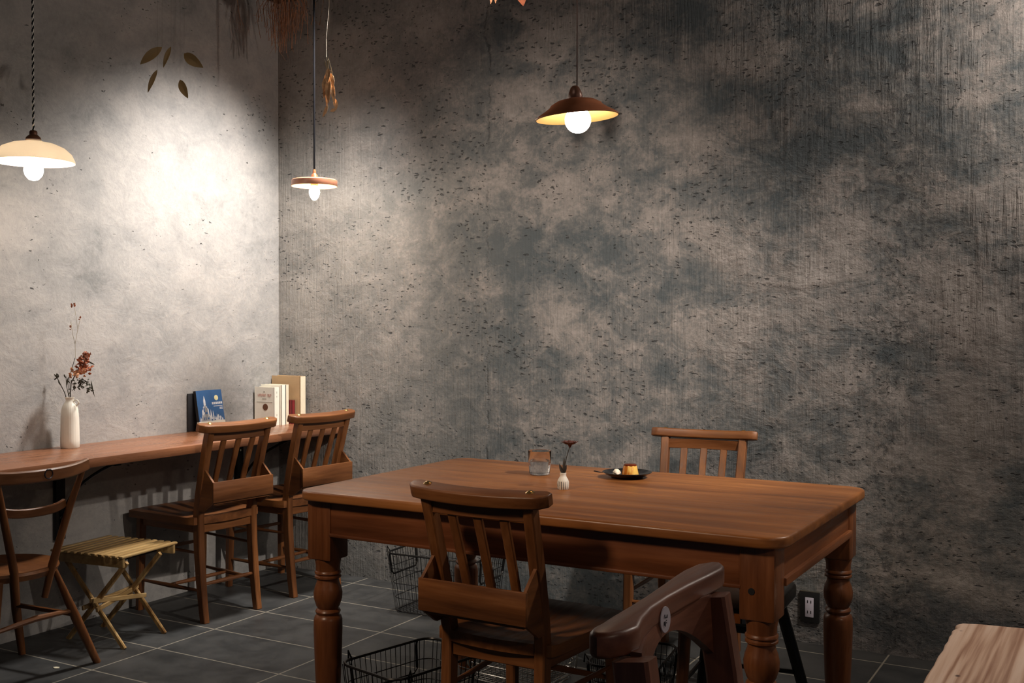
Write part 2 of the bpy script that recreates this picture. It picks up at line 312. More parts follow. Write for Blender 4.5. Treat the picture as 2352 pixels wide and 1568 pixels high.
# ---------------------------------------------------------------- mesh helpers
class MB:
    def __init__(s): s.bm = bmesh.new()
    def box(s, c, d, bev=0, rot=None, seg=2):
        t = bmesh.new(); bmesh.ops.create_cube(t, size=1)
        bmesh.ops.scale(t, vec=Vector(d), verts=t.verts)
        if bev: bmesh.ops.bevel(t, geom=list(t.edges), offset=bev, segments=seg, affect='EDGES', profile=.5)
        mt = Matrix.Translation(Vector(c)) @ (rot.to_4x4() if rot else Matrix())
        bmesh.ops.transform(t, matrix=mt, verts=t.verts); return s._add(t)
    def _add(s, t):
        me = bpy.data.meshes.new('t'); t.to_mesh(me); t.free(); s.bm.from_mesh(me); bpy.data.meshes.remove(me); return s
    def prism(s, pts, z0, z1, bev=0, mat=None, seg=3):
        """outline in xy extruded z0..z1, optional matrix"""
        t = bmesh.new(); vs = [t.verts.new((p[0], p[1], z0)) for p in pts]; f = t.faces.new(vs)
        r = bmesh.ops.extrude_face_region(t, geom=[f])
        bmesh.ops.translate(t, vec=(0, 0, z1-z0), verts=[v for v in r['geom'] if isinstance(v, bmesh.types.BMVert)])
        bmesh.ops.recalc_face_normals(t, faces=t.faces)
        if bev:
            es = [e for e in t.edges if abs(e.verts[0].co.z-e.verts[1].co.z) < 1e-6]
            bmesh.ops.bevel(t, geom=es, offset=bev, segments=seg, affect='EDGES', profile=.5)
        if mat is not None: bmesh.ops.transform(t, matrix=mat, verts=t.verts)
        return s._add(t)
    def sweep(s, path, prof, up=(0, 0, 1), cap=True, scales=None):
        """prof: list of (a,b) offsets (a along side, b along up')"""
        t = bmesh.new(); path = [Vector(p) for p in path]; n = len(path); rings = []; up = Vector(up)
        for i, p in enumerate(path):
            d = (path[min(i+1, n-1)]-path[max(i-1, 0)]).normalized()
            sd = d.cross(up)
            if sd.length < 1e-4: sd = d.cross(Vector((0, 1, 0)))
            sd.normalize(); uu = sd.cross(d).normalized(); k = scales[i] if scales else 1
            if not isinstance(k, tuple): k = (k, k)
            rings.append([t.verts.new(p+sd*a*k[0]+uu*b_*k[1]) for a, b_ in prof])
        m = len(prof)
        for i in range(n-1):
            for j in range(m): t.faces.new((rings[i][j], rings[i][(j+1) % m], rings[i+1][(j+1) % m], rings[i+1][j]))
        if cap: t.faces.new(rings[0][::-1]); t.faces.new(rings[-1])
        bmesh.ops.recalc_face_normals(t, faces=t.faces); return s._add(t)
    def tube(s, path, r, seg=8, scales=None):
        pf = [(r*math.cos(2*PI*i/seg), r*math.sin(2*PI*i/seg)) for i in range(seg)]
        d = Vector(path[-1])-Vector(path[0])
        up = (0, 0, 1) if abs(d.normalized().z) < .9 else (0, 1, 0)
        return s.sweep(path, pf, up, True, scales)
    def bar(s, a, b, w, h, up=(0, 0, 1), bev=.15, scales=None):
        k = min(w, h)*bev; x, y = w/2, h/2
        pf = [(-x+k, -y), (x-k, -y), (x, -y+k), (x, y-k), (x-k, y), (-x+k, y), (-x, y-k), (-x, -y+k)]
        pts = [a, b] if not isinstance(a, list) else a
        return s.sweep(pts, pf, up, True, scales)
    def lathe(s, prof, c=(0, 0, 0), seg=32, rf=None, mat=None):
        t = bmesh.new(); rings = []
        for r, z in prof:
            if r < 1e-5: rings.append([t.verts.new((0, 0, z))]); continue
            rings.append([t.verts.new(((r if not rf else r*rf(2*PI*i/seg, z))*math.cos(2*PI*i/seg), (r if not rf else r*rf(2*PI*i/seg, z))*math.sin(2*PI*i/seg), z)) for i in range(seg)])
        for a, b_ in zip(rings, rings[1:]):
            if len(a) == 1 and len(b_) == 1: continue
            for i in range(seg):
                j = (i+1) % seg
                if len(a) == 1: t.faces.new((a[0], b_[i], b_[j]))
                elif len(b_) == 1: t.faces.new((a[i], b_[0], a[j]))
                else: t.faces.new((a[i], b_[i], b_[j], a[j]))
        bmesh.ops.recalc_face_normals(t, faces=t.faces)
        mm = Matrix.Translation(Vector(c)) @ (mat if mat is not None else Matrix())
        bmesh.ops.transform(t, matrix=mm, verts=t.verts); return s._add(t)
    def leaf(s, base, tip, width, nrm=(0, -1, 0), curl=.2, n=6, thick=.0006):
        t = bmesh.new(); a, b_ = Vector(base), Vector(tip); d = b_-a; L = d.length
        nv = Vector(nrm); sd = d.cross(nv).normalized(); nn = sd.cross(d).normalized(); top = []; bot = []
        for i in range(n+1):
            q = i/n; wv = width*.5*max(.04, math.sin(PI*q**.85)**.8) if 0 < i < n else width*.03
            c = a+d*q+nn*(curl*L*math.sin(PI*q)*.5)
            row = [c-sd*wv+nn*wv*.35, c, c+sd*wv+nn*wv*.35]
            top.append([t.verts.new(v+nn*thick) for v in row]); bot.append([t.verts.new(v-nn*thick) for v in row])
        for i in range(n):
            for j in range(2):
                t.faces.new((top[i][j], top[i][j+1], top[i+1][j+1], top[i+1][j])); t.faces.new((bot[i][j], bot[i+1][j], bot[i+1][j+1], bot[i][j+1]))
            t.faces.new((top[i][0], top[i+1][0], bot[i+1][0], bot[i][0])); t.faces.new((top[i][2], bot[i][2], bot[i+1][2], top[i+1][2]))
        t.faces.new([top[0][0], bot[0][0], bot[0][1], bot[0][2], top[0][2], top[0][1]]); t.faces.new([top[n][0], top[n][1], top[n][2], bot[n][2], bot[n][1], bot[n][0]])
        bmesh.ops.recalc_face_normals(t, faces=t.faces); return s._add(t)
    def build(s, name, mat, parent=None, smooth=True, loc=None):
        me = bpy.data.meshes.new(name); s.bm.to_mesh(me); s.bm.free(); me.materials.append(M[mat] if isinstance(mat, str) else mat)
        o = bpy.data.objects.new(name, me); COL.objects.link(o)
        if smooth:
            for p in me.polygons: p.use_smooth = True
            me.set_sharp_from_angle(angle=math.radians(38))
        if parent: o.parent = parent
        if loc: o.location = loc
        return o
def tag(o, label, cat, group=None):
    o['label'] = label; o['category'] = cat
    if group: o['group'] = group
    return o
def thing(name, label, cat, loc=(0, 0, 0), rz=0, group=None):
    o = bpy.data.objects.new(name, None); COL.objects.link(o); o.location = loc; o.rotation_euler = (0, 0, rz)
    o.empty_display_size = .1
    return tag(o, label, cat, group)
def struct(name, mb, mat):
    o = mb.build(name, mat, smooth=False); o['kind'] = 'structure'; return o
def dup(root, loc, rz, label):
    r = root.copy(); COL.objects.link(r); r.location = loc; r.rotation_euler = (0, 0, rz); r['label'] = label
    for ch in list(root.children):
        c = ch.copy(); COL.objects.link(c); c.parent = r
        for g in ch.children:
            d = g.copy(); COL.objects.link(d); d.parent = c
    return r
def rrect(x0, x1, y0, y1, r, n=6):
    pts = []
    for cx, cy, a0 in ((x1-r, y1-r, 0), (x0+r, y1-r, 90), (x0+r, y0+r, 180), (x1-r, y0+r, 270)):
        for i in range(n+1):
            a = math.radians(a0+90*i/n); pts.append((cx+r*math.cos(a), cy+r*math.sin(a)))
    return pts

# ---------------------------------------------------------------- setting
CZ = 2.845
struct('floor', MB().box((3.0, -2.75, -.05), (7.0, 6.5, .1)), 'floor')
struct('ceiling', MB().box((3.0, -2.75, CZ+.05), (7.0, 6.5, .1)), 'ceiling')
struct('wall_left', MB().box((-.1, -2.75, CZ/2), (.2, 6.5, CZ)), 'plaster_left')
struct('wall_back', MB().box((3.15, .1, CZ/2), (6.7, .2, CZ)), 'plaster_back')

# ---------------------------------------------------------------- counter with its brackets
ct = thing('wall_counter', 'long brown wooden counter shelf running along the left wall', 'counter', (0, 0, 0))
MB().box((.217, -1.7, .7175), (.43, 3.39, .035), .003).build('worktop', 'counter', ct)
for yy in (-1.315, -.30, -2.3):
    b1 = MB().box((.012, yy, .53), (.02, .045, .34), .003)
    b1.box((.19, yy, .69), (.34, .03, .016), .002)
    br = b1.build('bracket', 'black_metal', ct)
    pts = [(.025, yy, .38)]
    for i in range(1, 9):
        q = i/8; pts.append((.025+.30*q**1.6, yy, .38+.305*q**.62))
    MB().tube(pts, .006, 6).build('brace', 'black_metal', br)
    for z in (.62, .45): MB().lathe([(0, .004), (.005, .003), (.006, 0)], (.022, yy, z), 10, mat=Matrix.Rotation(PI/2, 4, 'Y')).build('screw', 'steel', br)

# ---------------------------------------------------------------- chapel chair
def post_pt(sx, z):
    xs = .140+.012*max(0, (z-.43)/.39)
    if z < .43: y = -.038*((.43-z)/.43)**1.8
    else: y = -.088*((z-.43)/.37)**1.25
    return Vector((sx*xs, y, z))
def chapel_chair(label):
    t = thing('chapel_chair', label, 'chair', group='chapel chairs with a book box on the back')
    # seat: solid saddle, wider in front, hollowed
    bm = bmesh.new(); nx, ny = 22, 18; top = []; bot = []
    for j in range(ny+1):
        v = j/ny
        wd = .178+.030*v
        rt, rb = [], []
        for i in range(nx+1):
            u = -1+2*i/nx
            yb = -.030+.022*u*u                    # rear edge bowed backwards
            yf = .395-.018*abs(u)**3
            y = yb+(yf-yb)*v; x = wd*u*(1-.05*(max(0, .12-v)/.12)**2)
            dip = .012*math.exp(-((u*1.35)**2)*1.2)*math.sin(PI*min(1, v*1.15))+.006*(1-abs(u))*(v)*0
            rt.append(bm.verts.new((x, y, .435-dip))); rb.append(bm.verts.new((x, y, .405)))
        top.append(rt); bot.append(rb)
    for j in range(ny):
        for i in range(nx):
            bm.faces.new((top[j][i], top[j][i+1], top[j+1][i+1], top[j+1][i])); bm.faces.new((bot[j][i], bot[j+1][i], bot[j+1][i+1], bot[j][i+1]))
    for i in range(nx):
        bm.faces.new((top[0][i], bot[0][i], bot[0][i+1], top[0][i+1])); bm.faces.new((top[ny][i], top[ny][i+1], bot[ny][i+1], bot[ny][i]))
    for j in range(ny):
        bm.faces.new((top[j][0], top[j+1][0], bot[j+1][0], bot[j][0])); bm.faces.new((top[j][nx], bot[j][nx], bot[j+1][nx], top[j+1][nx]))
    bmesh.ops.recalc_face_normals(bm, faces=bm.faces)
    mb = MB(); mb.bm.free(); mb.bm = bm; mb.build('seat', 'wood_y', t)
    zs = [0, .08, .18, .30, .43, .52, .62, .72, .795]
    for sx in (-1, 1):
        pp = [post_pt(sx, z) for z in zs]
        MB().bar(pp, None, .040, .030, up=(1, 0, 0), bev=.12, scales=[(.80, .9), (.86, .92), (.95, 1), (1, 1), (1.05, 1), (1, 1), (.92, 1), (.86, 1), (.82, 1)]).build('rear_post', 'wood_z', t)
        MB().bar([Vector((sx*.165, .365, 0)), Vector((sx*.163, .36, .2)), Vector((sx*.160, .355, .408))], None, .034, .034, up=(1, 0, 0), bev=.15, scales=[.8, .92, 1]).build('front_leg', 'wood_z', t)
    # crest rail
    yc = post_pt(1, .81).y
    n = 24; outer = []; inner = []
    for i in range(n+1):
        u = -1+2*i/n; x = .205*u
        c = yc+.012-.024*(1-u*u)
        hw = .0275
        if abs(u) > .86: hw *= math.sqrt(max(.05, 1-((abs(u)-.86)/.14)**2*.85))
        outer.append((x, c-hw)); inner.append((x, c+hw*.9))
    tlt = Matrix.Translation((0, yc, .81)) @ Matrix.Rotation(math.radians(13), 4, 'X') @ Matrix.Translation((0, -yc, -.81))
    cr = MB().prism(outer+inner[::-1], .792, .825, .005, tlt).build('crest_rail', 'wood_x', t)
    for sx in (-1, 1):
        MB().lathe([(0, .0045), (.006, .004), (.0095, .001), (.0115, 0), (.0115, -.002)], (sx*.152, yc+.008, .8255), 14, mat=Matrix.Identity(4)).build('screw', 'brass', cr).matrix_local = tlt
    # lower rail under the crest
    MB().bar([Vector((x, post_pt(1, .77).y-.010*(1-(x/.15)**2), .770)) for x in (-.148, -.09, -.03, .03, .09, .148)], None, .016, .036, bev=.1).build('upper_rail', 'wood_x', t)
    for x in (-.073, 0, .073):
        pts = []
        for z in (.500, .56, .62, .68, .762):
            q = (z-.500)/.262
            pts.append(Vector((x*(1+.06*q), post_pt(1, z).y+.014-.020*q*(1) - .006*(1-(x/.15)**2), z)))
        MB().bar(pts, None, .026, .011, up=(0, 1, 0), bev=.2).build('slat', 'wood_z', t)
    MB().bar([post_pt(-1, .495)+Vector((0, .008, 0)), post_pt(1, .495)+Vector((0, .008, 0))], None, .014, .034, bev=.1).build('lower_rail', 'wood_x', t)
    # book box
    for sx in (-1, 1):
        bb = MB(); x = sx*.152
        pl = [(post_pt(1, .642).y-.010, .642), (-.112, .588), (-.112, .505), (-.05, .462), (post_pt(1, .47).y-.012, .462)]
        mt = Matrix(((0, 0, 1, 0), (1, 0, 0, 0), (0, 1, 0, 0), (0, 0, 0, 1)))
        bb.prism(pl, x-.0045, x+.0045, 0, mt); bb.build('box_side', 'wood_y', t)
    MB().box((0, -.114, .5465), (.318, .010, .083), .0015).build('box_front', 'wood_x', t)
    MB().box((0, -.068, .500), (.294, .078, .008)).build('box_bottom', 'wood_x', t)
    # seat rail + stretchers
    MB().bar((-.135, -.002, .385), (.135, -.002, .385), .018, .036).build('seat_rail', 'wood_x', t)
    MB().bar((-.155, .35, .385), (.155, .35, .385), .018, .036).build('seat_rail', 'wood_x', t)
    for sx in (-1, 1):
        MB().bar((sx*.140, 0, .385), (sx*.160, .355, .385), .018, .034).build('seat_rail', 'wood_y', t)
        a = post_pt(sx, .13); MB().tube([a, Vector((sx*.155, .18, .130)), Vector((sx*.163, .36, .13))], .0085, 8, [.7, 1.15, .7]).build('stretcher', 'wood_y', t)
        a = post_pt(sx, .285); MB().tube([a, Vector((sx*.151, .18, .285)), Vector((sx*.161, .357, .285))], .0075, 8, [.7, 1.1, .7]).build('stretcher', 'wood_y', t)
    a, b_ = post_pt(-1, .155), post_pt(1, .155)
    MB().tube([a, (a+b_)/2, b_], .0085, 8, [.75, 1.15, .75]).build('stretcher', 'wood_x', t)
    MB().tube([(-.158, .18, .130), (0, .18, .130), (.158, .18, .130)], .0085, 8, [.75, 1.15, .75]).build('stretcher', 'wood_x', t)
    MB().tube([(-.16, .357, .25), (0, .357, .25), (.16, .357, .25)], .009, 8, [.75, 1.1, .75]).build('stretcher', 'wood_x', t)
    return t
R = math.radians
ch = chapel_chair('brown chapel chair at the wall counter, directly in front of the blue book')
ch.location = (.44, -.825, 0); ch.rotation_euler = (0, 0, R(84))
dup(ch, (.47, -.318, 0), R(85), 'brown chapel chair at the wall counter nearest the room corner')
dup(ch, (2.352, -1.812, 0), R(-1), 'brown chapel chair with its back to us at the near side of the dining table')
dup(ch, (2.345, -.292, 0), R(186), 'brown chapel chair facing us behind the dining table, against the rough wall')

# ---------------------------------------------------------------- dining table
TT = .745
tb = thing('dining_table', 'large brown farmhouse dining table with turned legs in the middle of the room', 'table', (2.356, -1.302, 0))
X0, X1, Y0, Y1 = 1.628-2.356, 3.084-2.356, -1.759+1.302, -.845+1.302
MB().prism(rrect(X0, X1, Y0, Y1, .065, 8), TT-.028, TT, .007).build('tabletop', 'table_x', tb)
ix_, iy_ = .072, .072
prof = [(.0, .545), (.040, .545), (.0405, .538), (.037, .522), (.0365, .505), (.040, .501), (.0405, .497), (.036, .493), (.040, .489), (.040, .484), (.033, .479),
        (.034, .470), (.040, .455), (.0435, .438), (.0425, .42), (.036, .400), (.031, .392), (.036, .388), (.0385, .383), (.036, .377), (.033, .374), (.040, .368), (.043, .358), (.0435, .33),
        (.041, .24), (.037, .15), (.034, .105), (.038, .10), (.0385, .094), (.033, .090), (.031, .082), (.036, .07), (.037, .055), (.030, .02), (.026, 0), (0, 0)]
for lx in (X0+ix_, X1-ix_):
    for ly in (Y0+iy_, Y1-iy_):
        l = MB().box((lx, ly, (TT-.028+.54)/2), (.086, .086, TT-.028-.54), .006)
        l.lathe([(r*.98, z) for r, z in prof], (lx, ly, 0), 28)
        l.build('leg', 'table_z', tb)
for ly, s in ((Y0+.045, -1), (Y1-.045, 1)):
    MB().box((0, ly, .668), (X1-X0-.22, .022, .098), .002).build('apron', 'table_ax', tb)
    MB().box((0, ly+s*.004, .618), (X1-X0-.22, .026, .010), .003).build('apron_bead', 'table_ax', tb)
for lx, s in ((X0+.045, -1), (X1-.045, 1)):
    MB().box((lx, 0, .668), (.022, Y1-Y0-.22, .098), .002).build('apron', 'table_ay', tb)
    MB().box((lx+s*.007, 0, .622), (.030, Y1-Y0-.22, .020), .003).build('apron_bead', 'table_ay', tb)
MB().lathe([(0, .001), (.008, .001), (.0085, 0)], (X1-ix_-.012, Y0+iy_-.0432, .610), 12, mat=Matrix.Rotation(PI/2, 4, 'X')).build('knot', 'dark_hole', tb)

# ---------------------------------------------------------------- dark carved-rail chair in the foreground
px = [(1353.6, 1445.5), (1362, 1437), (1377.5, 1429.6), (1405, 1412), (1441, 1391), (1480, 1367), (1521, 1339), (1548, 1320), (1569, 1307), (1601, 1293), (1632.7, 1288), (1655, 1289), (1664, 1296), (1660, 1304),
      (1632.7, 1318), (1584.8, 1341), (1537, 1367), (1498.7, 1392), (1478, 1415), (1468, 1436), (1441, 1447), (1403, 1455), (1371, 1455), (1357, 1451)]
zt = .85
out = [on_z(x, y, zt) for x, y in px]
ft = thing('wide_back_chair', 'worn dark wooden chair in the foreground with a white oval sticker on its back', 'chair', (3.2, -2.76, 0))
loc = [(p.x-3.2, p.y+2.76) for p in out]
MB().prism(loc, zt-.034, zt, .007).build('crest_rail', 'dark_y', ft)
zl = [(p.x, p.y) for p in out]
fy0, fy1 = -.192, .168          # post centres in local y
fx = .022
for y_, fxx in ((fy0, .030), (fy1, .006)):
    MB().bar([Vector((fxx+dx, y_+sy*(1 if y_ > 0 else -1), z)) for dx, sy, z in ((0, 0, zt-.034), (.018, .004, .70), (.045, .006, .46), (.045, .006, .25), (.0, .01, 0))], None, .050, .036, up=(0, 1, 0), bev=.12, scales=[1, 1, 1.05, .95, .8]).build('rear_post', 'dark_z', ft)
# arched board between the posts, bowed like the rail
t_ = bmesh.new(); n = 20; A = []; B = []
for i in range(n+1):
    q = i/n; u = 2*q-1; y_ = fy0+.015+(fy1-fy0-.03)*q
    x_ = .026-.024*q-.026*(1-u*u)
    zb = .730+.068*(1-abs(u)**2.0)-.0
    A.append([t_.verts.new((x_+.008, y_, zt-.03)), t_.verts.new((x_+.012, y_, zb))]); B.append([t_.verts.new((x_-.008, y_, zt-.03)), t_.verts.new((x_-.004, y_, zb))])
for i in range(n):
    t_.faces.new((A[i][0], A[i][1], A[i+1][1], A[i+1][0])); t_.faces.new((B[i][0], B[i+1][0], B[i+1][1], B[i][1])); t_.faces.new((A[i][1], B[i][1], B[i+1][1], A[i+1][1])); t_.faces.new((A[i][0], A[i+1][0], B[i+1][0], B[i][0]))
t_.faces.new((A[0][0], B[0][0], B[0][1], A[0][1])); t_.faces.new((A[n][0], A[n][1], B[n][1], B[n][0]))
bmesh.ops.recalc_face_normals(t_, faces=t_.faces); mb = MB(); mb.bm.free(); mb.bm = t_; bk = mb.build('back_board', 'dark_y', ft)
st_ = MB().lathe([(0, .0015), (.0165, .0012), (.017, 0)], (0, 0, 0), 28).build('sticker', 'white_plastic', bk)
st_.scale = (1.1, .85, 1); st_.rotation_euler = (0, PI/2-.03, -.12); st_.location = (.0035, -.022, .822)
ik = MB()
for a, c, e, f_ in ((-.006, .006, .002, .007), (-.003, .007, .0015, .009), (.001, .006, .002, .0015), (.001, .003, .002, .0015), (.0, -.001, .007, .0015), (-.004, -.003, .0015, .006), (.004, -.002, .0015, .006)):
    ik.box((c-.002, a, .0018), (f_*.7, e, .0005))
ik.build('print', 'black_ink', st_)
st_['label'] = 'white oval sticker with dark marks'
MB().prism(rrect(-.0, .44, -.235, .225, .06), .425, .455, .006).build('seat', 'dark_x', ft)
for y_ in (-.19, .18):
    MB().bar([Vector((.40, y_, .43)), Vector((.415, y_*1.05, 0))], None, .036, .036, up=(0, 1, 0), scales=[1, .8]).build('front_leg', 'dark_z', ft)
    MB().tube([Vector((.055, y_*1.12, .18)), Vector((.41, y_, .18))], .010, 8).build('stretcher', 'dark_x', ft)

# ---------------------------------------------------------------- low stick-back chair at far left
wc = thing('bentwood_chair', 'dark brown low-seated chair with curved rails and splayed legs at the far left', 'chair', (.42, -1.80, 0), 0)
def rail(name, cx, z, half, hh, bow, th, yo=0):
    pts = []; n = 14
    for i in range(n+1):
        u = -1+2*i/n; pts.append(Vector((cx+bow*(1-u*u), yo+half*u, z+.012*abs(u)**3)))
    return MB().bar(pts, None, th, hh, bev=.22, scales=[(1, 1)]*(n+1)).build(name, 'wood_y', wc)
top = rail('crest_rail', .16, .728, .205, .042, .045, .020, -.045)
MB().lathe([(.013, .001), (.016, .002), (.018, 0)], (.2145, -.035, .732), 20, mat=Matrix.Rotation(PI/2, 4, 'Y')).build('metal_disc', 'screw', top)
rail('lumbar_rail', .135, .60, .118, .030, .022, .014, -.032)
for s, yt, yb in ((1, .135, .052), (-1, -.195, -.095)):
    MB().tube([Vector((.17, yt, .722)), Vector((.145, yt*.6+yb*.4, .60)), Vector((.115, yb, .40)), Vector((.10, yb-.02*s, .29))], .0125, 10, [.8, 1, 1.15, .9]).build('back_post', 'wood_z', wc)
MB().lathe([(0, .385), (.14, .386), (.165, .392), (.185, .394), (.188, .385), (.18, .366), (.0, .362)], (-.06, -.02, 0), 36).build('seat', 'wood_x', wc)
for (ax, ay, bx_, by_) in ((.085, .085, .085, .262), (.085, -.125, .105, -.195), (-.18, .10, -.24, .19), (-.18, -.12, -.24, -.21)):
    MB().tube([Vector((ax, ay, .372)), Vector(((ax+bx_)/2, (ay+by_)/2, .18)), Vector((bx_, by_, 0))], .0155, 10, [.6, 1.1, .85]).build('leg', 'wood_z', wc)
MB().tube([Vector((.085, .155, .215)), Vector((.092, 0, .222)), Vector((.093, -.16, .21))], .0095, 8, [.8, 1.2, .8]).build('stretcher', 'wood_y', wc)
for s in (1, -1):
    MB().tube([Vector((.085, .16*s, .20)), Vector((-.20, .14*s, .20))], .009, 8).build('stretcher', 'wood_x', wc)

# ---------------------------------------------------------------- folding bamboo stool
bs = thing('folding_stool', 'small folding bamboo stool with a slatted seat beside the chapel chair', 'stool', (.30, -1.285, 0), R(7))
sy = .150
sl = MB()
for i in range(11):
    x = -.165+.0335*i
    MB_ = sl.box((x, 0, .357), (.0225, .31, .010), .004)
slt = None
sl.build('seat_slats', 'bamboo', bs)
for s in (-1, 1):
    MB().box((0, s*(sy-.010), .334), (.35, .014, .036), .003).build('seat_rail', 'bamboo', bs)
    for f in (-1, 1):
        yy = s*(.112 if f > 0 else .092)
        MB().bar([Vector((-f*.145, yy, .325)), Vector((f*.150, yy, 0))], None, .020, .012, up=(0, 1, 0), bev=.25).build('leg', 'bamboo_z', bs)
for f in (1, -1):
    a, b_ = .150, .125
    q1, q2 = .43, .53
    for (s1, s2) in ((q1, q2), (q2, q1)):
        def lp(q): return f*(.150-.295*q), .325*q
        x1, z1 = lp(s1); x2, z2 = lp(s2)
        o_ = .013*(1 if s1 > s2 else -1)
        MB().bar([Vector((x1+f*.012+o_*.4, -.128, z1)), Vector((x1*.5+x2*.5+f*.012+o_*.5, 0, (z1+z2)/2)), Vector((x2+f*.012+o_*.4, .128, z2))], None, .009, .018, bev=.25).build('cross_bar', 'bamboo', bs)
MB().tube([(.09, -.14, .322), (.09, .14, .322)], .003, 6).build('hinge_rod', 'screw', bs)

# ---------------------------------------------------------------- dark stool under the table
ks = thing('padded_stool', 'black padded stool with dark legs tucked under the right part of the dining table', 'stool', (2.775, -1.19, 0), R(4))
MB().prism(rrect(-.15, .15, -.21, .21, .05), .425, .470, .012).build('cushion', 'black_seat', ks)
MB().box((0, 0, .412), (.25, .36, .024), .003).build('seat_frame', 'black_metal', ks)
for (ax, ay, bx_, by_, mt_) in ((-.09, -.16, -.105, -.185, 'wood_z'), (.10, -.16, .14, -.19, 'black_metal'), (-.10, .15, -.15, .17, 'black_metal'), (.10, .17, .205, .215, 'black_metal')):
    MB().bar([Vector((ax, ay, .405)), Vector((bx_, by_, 0))], None, .034, .030, up=(0, 1, 0), bev=.3, scales=[1, .85]).build('leg', mt_, ks)
for z in (.12, .20):
    MB().tube([Vector((-.125, -.17, z)), Vector((-.135, .16, z))], .007, 6).build('stretcher', 'black_metal', ks)
    MB().tube([Vector((-.12, .16, z)), Vector((.16, .19, z))], .007, 6).build('stretcher', 'black_metal', ks)
tg = MB().box((.068, -.2115, .448), (.016, .002, .026)).build('tag', 'orange_tag', ks)
tg['label'] = 'small orange fabric tag'
MB().box((.098, -.2115, .447), (.034, .002, .022)).build('grey_label', 'grey_tag', ks)

# ---------------------------------------------------------------- bench
bn = thing('slab_bench', 'pale weathered wooden slab bench at the lower right corner', 'bench', (3.62, -1.62, 0))
ed = [(-.25, .50), (-.258, .53), (-.245, .555), (-.20, .57), (-.1, .585), (.05, .592), (.25, .60)]
lf = [(-.259, .47), (-.256, .44), (-.258, .41), (-.255, .37), (-.257, .33), (-.254, .28), (-.257, .22), (-.255, .14), (-.257, .05), (-.254, -.05), (-.256, -.2), (-.254, -.4), (-.254, -.62)]
pts = [(.25, -.62)]+[(.25, .60)]+ed[::-1][1:]+lf
MB().prism(pts, .385, .43, .010).build('slab', 'slab', bn)
for yy in (-.45, .40):
    for xx in (-.18, .18):
        MB().bar([Vector((xx*.9, yy, .386)), Vector((xx, yy*1.08, 0))], None, .05, .05, up=(0, 1, 0), scales=[1, .75]).build('leg', 'dark_z', bn)

# ---------------------------------------------------------------- wire baskets
def basket(loc, rz, lx, ly, h, label, mat='wire', tall=1.0, handle='drop', nz=4):
    t = thing('wire_basket', label, 'basket', loc, rz, 'wire baskets for bags on the floor')
    k = .86
    def ring(z, s):
        pts = rrect(-lx/2*s, lx/2*s, -ly/2*s, ly/2*s, .045, 4); pts.append(pts[0]); return [Vector((x, y, z)) for x, y in pts]
    MB().tube(ring(h, 1), .0042, 6).build('rim', mat, t)
    w_ = MB(); w_.tube(ring(.006, k), .0028, 5)
    for i in range(1, nz): 
        z = h*i/nz; w_.tube(ring(z, k+(1-k)*i/nz), .0016, 4)
    def wirepos(x, y):
        return [Vector((x, y, h)), Vector((x*k, y*k, .006))]
    nxx = int(lx/.022); nyy = int(ly/.022)
    for i in range(nxx+1):
        x = -lx/2+.02+(lx-.04)*i/nxx
        w_.tube([Vector((x, -ly/2, h)), Vector((x*k, -ly/2*k, .006)), Vector((x*k, ly/2*k, .006)), Vector((x, ly/2, h))], .0013, 4)
    for i in range(nyy+1):
        y = -ly/2+.02+(ly-.04)*i/nyy
        w_.tube([Vector((-lx/2, y, h)), Vector((-lx/2*k, y*k, .006)), Vector((lx/2*k, y*k, .006)), Vector((lx/2, y, h))], .0013, 4)
    w_.build('wire_mesh', mat, t)
    hw = ly*.36
    for s in (-1, 1):
        if handle == 'up' and s > 0: continue
        pts = [Vector((s*(lx/2), -hw, h)), Vector((s*(lx/2+.004), -hw, h-.02)), Vector((s*(lx/2-.004), -hw+.004, h-.085)), Vector((s*(lx/2-.006), -hw+.02, h-.10)), Vector((s*(lx/2-.006), hw-.02, h-.10)), Vector((s*(lx/2-.004), hw-.004, h-.085)), Vector((s*(lx/2+.004), hw, h-.02)), Vector((s*(lx/2), hw, h))]
        if handle == 'up':
            pts = [Vector((s*lx/2, p.y, 2*h-p.z+.0)) for p in pts]
        hn = MB().tube(pts, .0042, 6)
        hn.tube([Vector((s*lx/2, -hw, h)), Vector((s*(lx/2+.012), -hw-.004, h+.022)), Vector((s*(lx/2+.016), -hw, h-.006))], .003, 5)
        hn.build('handle', mat, t)
    return t
basket((1.215, -.30, 0), R(3), .44, .30, .255, 'black wire basket on the floor against the rough wall, behind the table')
basket((1.925, -1.570, 0), R(-13), .25, .36, .245, 'black wire basket beside the left front table leg')
basket((1.93, -.92, 0), R(-4), .34, .26, .13, 'shallow shiny wire basket on the floor under the middle of the table', mat='chrome_wire')
basket((2.42, -1.08, 0), R(8), .22, .30, .20, 'black wire basket on the floor just left of the padded stool')

# ---------------------------------------------------------------- wall socket
so = thing('power_outlet', 'black wall outlet plate with a white double socket low on the rough wall', 'outlet', (2.695, -.001, .142))
MB().box((0, -.006, 0), (.074, .012, .120), .003).build('plate', 'black_plastic', so)
MB().box((0, -.006, .0605), (.074, .013, .003), .0005).build('trim', 'steel', so)
si = MB().box((-.0005, -.013, 0), (.032, .004, .075), .001).build('socket', 'white_plastic', so)
hl = MB()
for z in (.022, -.018):
    for x in (-.007, .006): hl.box((x, -.0152, z), (.0032, .001, .011), .0004)
hl.build('slots', 'dark_hole', si)

